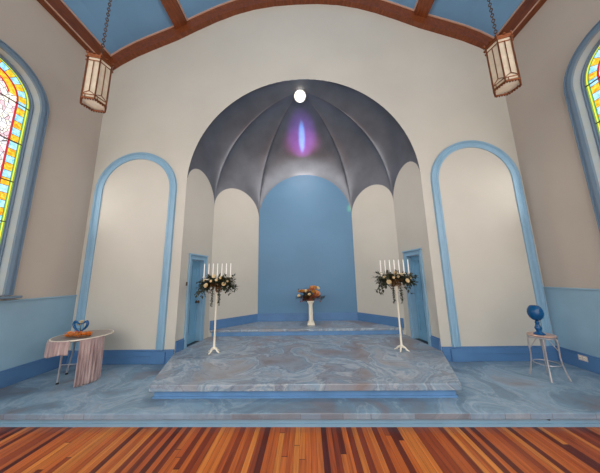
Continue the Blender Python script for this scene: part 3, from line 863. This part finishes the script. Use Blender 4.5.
for (x, y, fx, fy) in ((-.09, -.20, -.13, -.17), (.20, -.14, .20, -.10), (-.2, .10, -.36, .17), (.06, .2, .06, .22)):
    bm = new_bm(); add_tube(bm, [(x, y, TZ - .031), (fx, fy, 0.012)], [0.013, 0.011], 8)
    leg = finish('leg', bm, M['chrome'], t, smooth=True)
    bm = new_bm(); add_lathe(bm, [(0.0, 0.001), (0.018, 0.001), (0.018, 0.018), (0.012, 0.022), (0, 0.022)], 10, (fx, fy, 0)); finish('foot_cap', bm, M['black'], leg, smooth=True)
bm = new_bm(); add_tube(bm, [(-.112, -.187, .26), (.20, -.123, .26)], .006, 6)
finish('stretcher', bm, M['chrome'], t, smooth=True)
# cloth: hangs outside the rim; short on the left front, to the stage on the right front
def cloth(name, a0_, a1_, z_lo_fn, lab, nfold, amp):
    bm = new_bm(); n = 90; nz = 14; grid = []
    for i in range(n + 1):
        s_ = i / n; a = math.radians(a0_ + (a1_ - a0_) * s_); lo = z_lo_fn(s_); row = []
        # pinned under the rim
        row.append(bm.verts.new((TC[0] + (TRX + .016) * cos(a), TC[1] + (TRY + .016) * sin(a), TZ - .006)))
        for j in range(nz + 1):
            w = j / nz; z = TZ - .012 + (lo - TZ + .012) * w
            off = 1.012 + .012 * min(1, w * 8)
            fold = amp * min(1, w * 3) * (.65 * sin(nfold * 2 * pi * s_) + .35 * sin(nfold * 4.7 * s_ + 1.3 + w))
            ra, rb = TRX + fold + .024 + .006 * w, TRY + fold + .024 + .006 * w
            row.append(bm.verts.new((TC[0] + ra * cos(a) - 0 * w, TC[1] + rb * sin(a), z)))
        grid.append(row)
    for A, B in zip(grid, grid[1:]):
        for k in range(len(A) - 1): bm.faces.new((A[k], A[k + 1], B[k + 1], B[k]))
    o = finish(name, bm, M['satin'], smooth=True)
    s = o.modifiers.new('thick', 'SOLIDIFY'); s.thickness = 0.003; s.offset = 1
    return o
o = cloth('table_runner', -50, -6, lambda s_: .008 + .03 * max(0, s_ - .5), '', 8, .014)
tag(o, 'long mauve satin cloth hanging from the side table to the stage', 'cloth')
o = cloth('table_cover', -168, -66, lambda s_: TZ - .20 + .02 * sin(9 * s_), '', 11, .007)
tag(o, 'short mauve cloth hanging over the left rim of the side table', 'cloth')
# orange garland
rnd = random.Random(5)
g = thing('leaf_garland', (-3.345, 3.48, TZ + .001), 'orange autumn leaf garland lying on the side table', 'garland')
bm = new_bm()
for k in range(230):
    a = rnd.uniform(0, 2 * pi); rr = rnd.uniform(.6, 1.05)
    p = Vector((.20 * rr * cos(a), .062 * rr * sin(a), rnd.uniform(.012, .055)))
    add_leaf(bm, p, Vector((rnd.uniform(-1, 1), rnd.uniform(-1, 1), rnd.uniform(-.1, .7))), Vector((0, 0, 1)), rnd.uniform(.025, .05), rnd.uniform(.02, .035))
for v in bm.verts:
    if v.co.z < .004: v.co.z = .004
o = finish('leaves', bm, M['orange'], g); o['kind'] = 'stuff'
bm = new_bm(); add_tube(bm, [(.18 * cos(2 * pi * k / 24), .055 * sin(2 * pi * k / 24), .012) for k in range(24)], .008, 6, closed=True)
finish('twig_ring', bm, M['leaf_brown'], g, smooth=True)
# heart shaped glass: two facing curved pieces
h = thing('glass_heart_ornament', (-3.475, 3.625, TZ + .001), 'blue glass heart of two curved halves on the side table', 'ornament')
for s_, nm in ((-1, 'heart_half'), (1, 'heart_half')):
    bm = new_bm(); P = []; Rr = []
    for k in range(22):
        w = k / 21
        a = -pi / 2 + w * 1.62 * pi
        # half of a heart: from the bottom point out and up, curling back in
        x = .012 + .105 * sin(w * pi) ** .8 * (1 - .1 * (1 - w)); z = .03 + .21 * (w ** .9) - .055 * max(0, w - .72) ** 1.2 * 8
        P.append((s_ * x, 0, z + .01)); Rr.append(.010 + .009 * sin(w * pi))
    add_tube(bm, P, Rr, 10)
    add_lathe(bm, [(0, 0), (.03, 0), (.026, .012), (.01, .022), (0, .024)], 12, (s_ * .02, 0, 0))
    finish(nm, bm, M['glass_blue'], h, smooth=True)
rz_ = thing('cream_flower', (-3.545, 3.70, TZ + .001), 'small cream flower standing just behind the left of the glass heart', 'flower')
bm = new_bm(); add_tube(bm, [(0, 0, 0), (.002, 0, .13)], .004, 6); add_leaf(bm, Vector((0, 0, .03)), Vector((1, -.3, 1)), Vector((0, 0, 1)), .05, .025); add_leaf(bm, Vector((0, 0, .05)), Vector((-.8, -.5, 1)), Vector((0, 0, 1)), .06, .03)
finish('stem', bm, M['leaf'], rz_)
add_rose(rz_, (0, -.005, .16), .042, M['rose_white'], (0, -.7, .6), rnd, 'blossom')

# ------------------------------------------------------------------ right stool with blue goblet
SC = (3.43, 3.53); SZ = 0.585
t = thing('wire_stool', (SC[0], SC[1], 0), 'small round-seated metal stool with thin bent legs near the right wall', 'stool', rz=0.1)
bm = new_bm(); add_lathe(bm, [(0, SZ - .03), (.138, SZ - .03), (.150, SZ - .024), (.152, SZ - .012), (.146, SZ - .004), (.13, SZ), (0, SZ)], 40)
finish('seat', bm, M['copper'], t, smooth=True)
bm = new_bm(); ring = [(.146 * cos(2 * pi * k / 32), .146 * sin(2 * pi * k / 32), SZ - .04) for k in range(32)]; add_tube(bm, ring, .008, 6, closed=True)
finish('seat_ring', bm, M['chrome'], t, smooth=True); bm = new_bm()
ring = [(.135 * cos(2 * pi * k / 32), .135 * sin(2 * pi * k / 32), .20) for k in range(32)]; add_tube(bm, ring, .0065, 6, closed=True)
finish('ring_brace', bm, M['chrome'], t, smooth=True)
for k in range(4):
    a = pi / 4 + k * pi / 2; c_, s_ = cos(a), sin(a)
    bm = new_bm()
    P = [(.140, SZ - .04), (.146, .47), (.145, .38), (.142, .30), (.152, .2), (.172, .1), (.195, .012)]
    add_tube(bm, [(r * c_, r * s_, z) for r, z in P], [.010, .010, .009, .009, .009, .010, .012], 8)
    # scroll wire from leg to under the seat
    Q = []
    for j in range(10):
        w = j / 9; r = .14 - .11 * w ** .8; Q.append((r * cos(a + .5 * w), r * sin(a + .5 * w), .38 + .16 * sin(w * pi / 2)))
    add_tube(bm, Q, .006, 6)
    finish('leg', bm, M['chrome'], t, smooth=True)
g = thing('blue_glass_goblet', (SC[0] - .05, SC[1] - .03, SZ + .001), 'cobalt blue globe-shaped glass goblet standing on the round stool', 'goblet')
bm = new_bm()
add_lathe(bm, [(0, 0), (.062, 0), (.066, .008), (.05, .02), (.03, .035), (.028, .05), (.038, .075), (.04, .09), (.028, .115), (.022, .14), (.028, .16), (.02, .175), (.02, .185)], 28)
finish('stem', bm, M['glass_blue'], g, smooth=True)
bm = new_bm()
add_lathe(bm, [(0, .183), (.02, .184), (.048, .200), (.073, .228), (.087, .265), (.089, .295), (.084, .335), (.066, .372), (.046, .392), (.040, .390), (.058, .368), (.076, .33), (.081, .295), (.078, .265), (.064, .232), (.042, .208), (0, .196)], 32)
finish('bowl', bm, M['glass_blue'], g, smooth=True)

# ------------------------------------------------------------------ small fittings
t = thing('wall_outlet', (XR - 0.04, 3.80, .165), 'pale electrical outlet plate on the right baseboard', 'outlet')
bm = new_bm(); add_box(bm, -.006, -.0005, -.06, .06, -.038, .038); finish('cover_plate', bm, M['outlet'], t, bevel=0.003)
for y in (-.028, .028):
    bm = new_bm(); add_box(bm, -.009, -.006, y - .018, y + .018, -.022, .022); s = finish('socket', bm, M['white'], t, bevel=0.002)
    bm = new_bm(); add_box(bm, -.0095, -.0088, y - .009, y - .005, -.008, .008); add_box(bm, -.0095, -.0088, y + .005, y + .009, -.008, .008); finish('slot', bm, M['black'], s)
t = thing('light_switch', (-2.195, 4.315, 1.36), 'small dark switch on the cream wall beside the left door', 'switch', rz=-(pi / 2 - atan2(1.05, .07)))
bm = new_bm(); add_box(bm, .0005, .010, -.022, .022, -.035, .035); finish('plate', bm, M['dark_metal'], t, bevel=0.002)
bm = new_bm(); add_box(bm, .010, .018, -.006, .006, -.012, .012); finish('toggle', bm, M['black'], t, bevel=0.002)
t = thing('cable_plug', (2.62, 2.774, -.075), 'small black plug set in the blue riser at the right of the stage', 'plug')
bm = new_bm(); add_lathe(bm, [(0, 0), (.014, 0), (.014, .012), (.008, .02), (0, .02)], 14); o = finish('cap', bm, M['black'], t, smooth=True); o.rotation_euler = (pi / 2, 0, 0)

# ------------------------------------------------------------------ light
w = bpy.data.worlds.new('World'); S.world = w; w.use_nodes = True
w.node_tree.nodes['Background'].inputs[0].default_value = (1.0, 0.975, 0.935, 1)
w.node_tree.nodes['Background'].inputs[1].default_value = 2.45
def spot(name, loc, aim, col, power, deg, blend, scale=(1, 1, 1)):
    l = bpy.data.lights.new(name, 'SPOT'); l.color = col; l.energy = power; l.spot_size = math.radians(deg); l.spot_blend = blend; l.shadow_soft_size = 0.02
    o = bpy.data.objects.new(name, l); COL.objects.link(o); o.location = loc
    o.rotation_euler = (Vector(aim) - Vector(loc)).to_track_quat('-Z', 'Y').to_euler(); o.scale = scale
    return o
# coloured sunlight thrown by stained glass at the back of the nave onto the dome
SRC = (0.06, -3.6, 2.2)
spot('sunbeam_violet', SRC, (0.05, 5.45, 5.24), (0.50, 0.16, 1.0), 11000, 6.6, 1.0, (0.85, 1, 1))
spot('sunbeam_magenta', SRC, (0.05, 5.4, 5.04), (1.0, 0.16, 0.62), 6500, 6.0, 1.0, (1.25, 0.75, 1))
spot('sunbeam_blue', SRC, (0.05, 5.4, 5.16), (0.10, 0.50, 1.0), 38000, 4.6, 1.0, (0.28, 1, 1))
spot('sunbeam_green', SRC, (1.33, 6.15, 3.32), (0.35, 0.9, 0.12), 3500, 1.5, 1.0, (0.6, 1, 1))
dls = spot('dome_lamp_light', (0.043, 4.66, 5.33), (0.043, 5.0, 0.0), (1, .92, .83), 205, 150, 1.0)
dls.data.shadow_soft_size = 0.12
# added area lamps lift the fill, standing in for side window light
def fill_area(name, x, y, z, w, h, power, aim):
    l = bpy.data.lights.new(name, 'AREA'); l.shape = 'RECTANGLE'; l.size = w; l.size_y = h; l.energy = power; l.color = (1.0, .97, .93)
    o = bpy.data.objects.new(name, l); COL.objects.link(o); o.location = (x, y, z)
    o.rotation_euler = (Vector(aim) - Vector((x, y, z))).to_track_quat('-Z', 'Z').to_euler()
for y in (2.58, -0.4):  # front pair at the stained windows, rear pair for windows not built
    fill_area('side_fill', XL + 0.06, y, 3.0, 1.0, 3.0, 14 if y > 0 else 75, (XL + 5, y, 3.0))
    fill_area('side_fill', XR - 0.06, y, 3.0, 1.0, 3.0, 14 if y > 0 else 75, (XR - 5, y, 3.0))

# ------------------------------------------------------------------ camera (fitted to the photograph's perspective)
F, P_, YAW, ROLL, CX, CZ = 225.53, 0.1758, -0.0295, -0.0194, 0.1144, 1.4553
fw = Vector((sin(YAW) * cos(P_), cos(YAW) * cos(P_), sin(P_)))
rt = Vector((cos(YAW), -sin(YAW), 0)); up = rt.cross(fw)
r2 = rt * cos(ROLL) + up * sin(ROLL); u2 = -rt * sin(ROLL) + up * cos(ROLL)
cam = bpy.data.cameras.new('camera'); co = bpy.data.objects.new('camera', cam); COL.objects.link(co)
m = Matrix((r2, u2, -fw)).transposed().to_4x4(); m.translation = Vector((CX, 0, CZ)); co.matrix_world = m
cam.sensor_width = 36; cam.lens = F * 36 / 600; cam.clip_start = 0.05
S.camera = co
S.view_settings.view_transform = 'Standard'; S.view_settings.look = 'None'; S.view_settings.gamma = 1.0
S.view_settings.use_curve_mapping = False; S.view_settings.exposure = 0.07
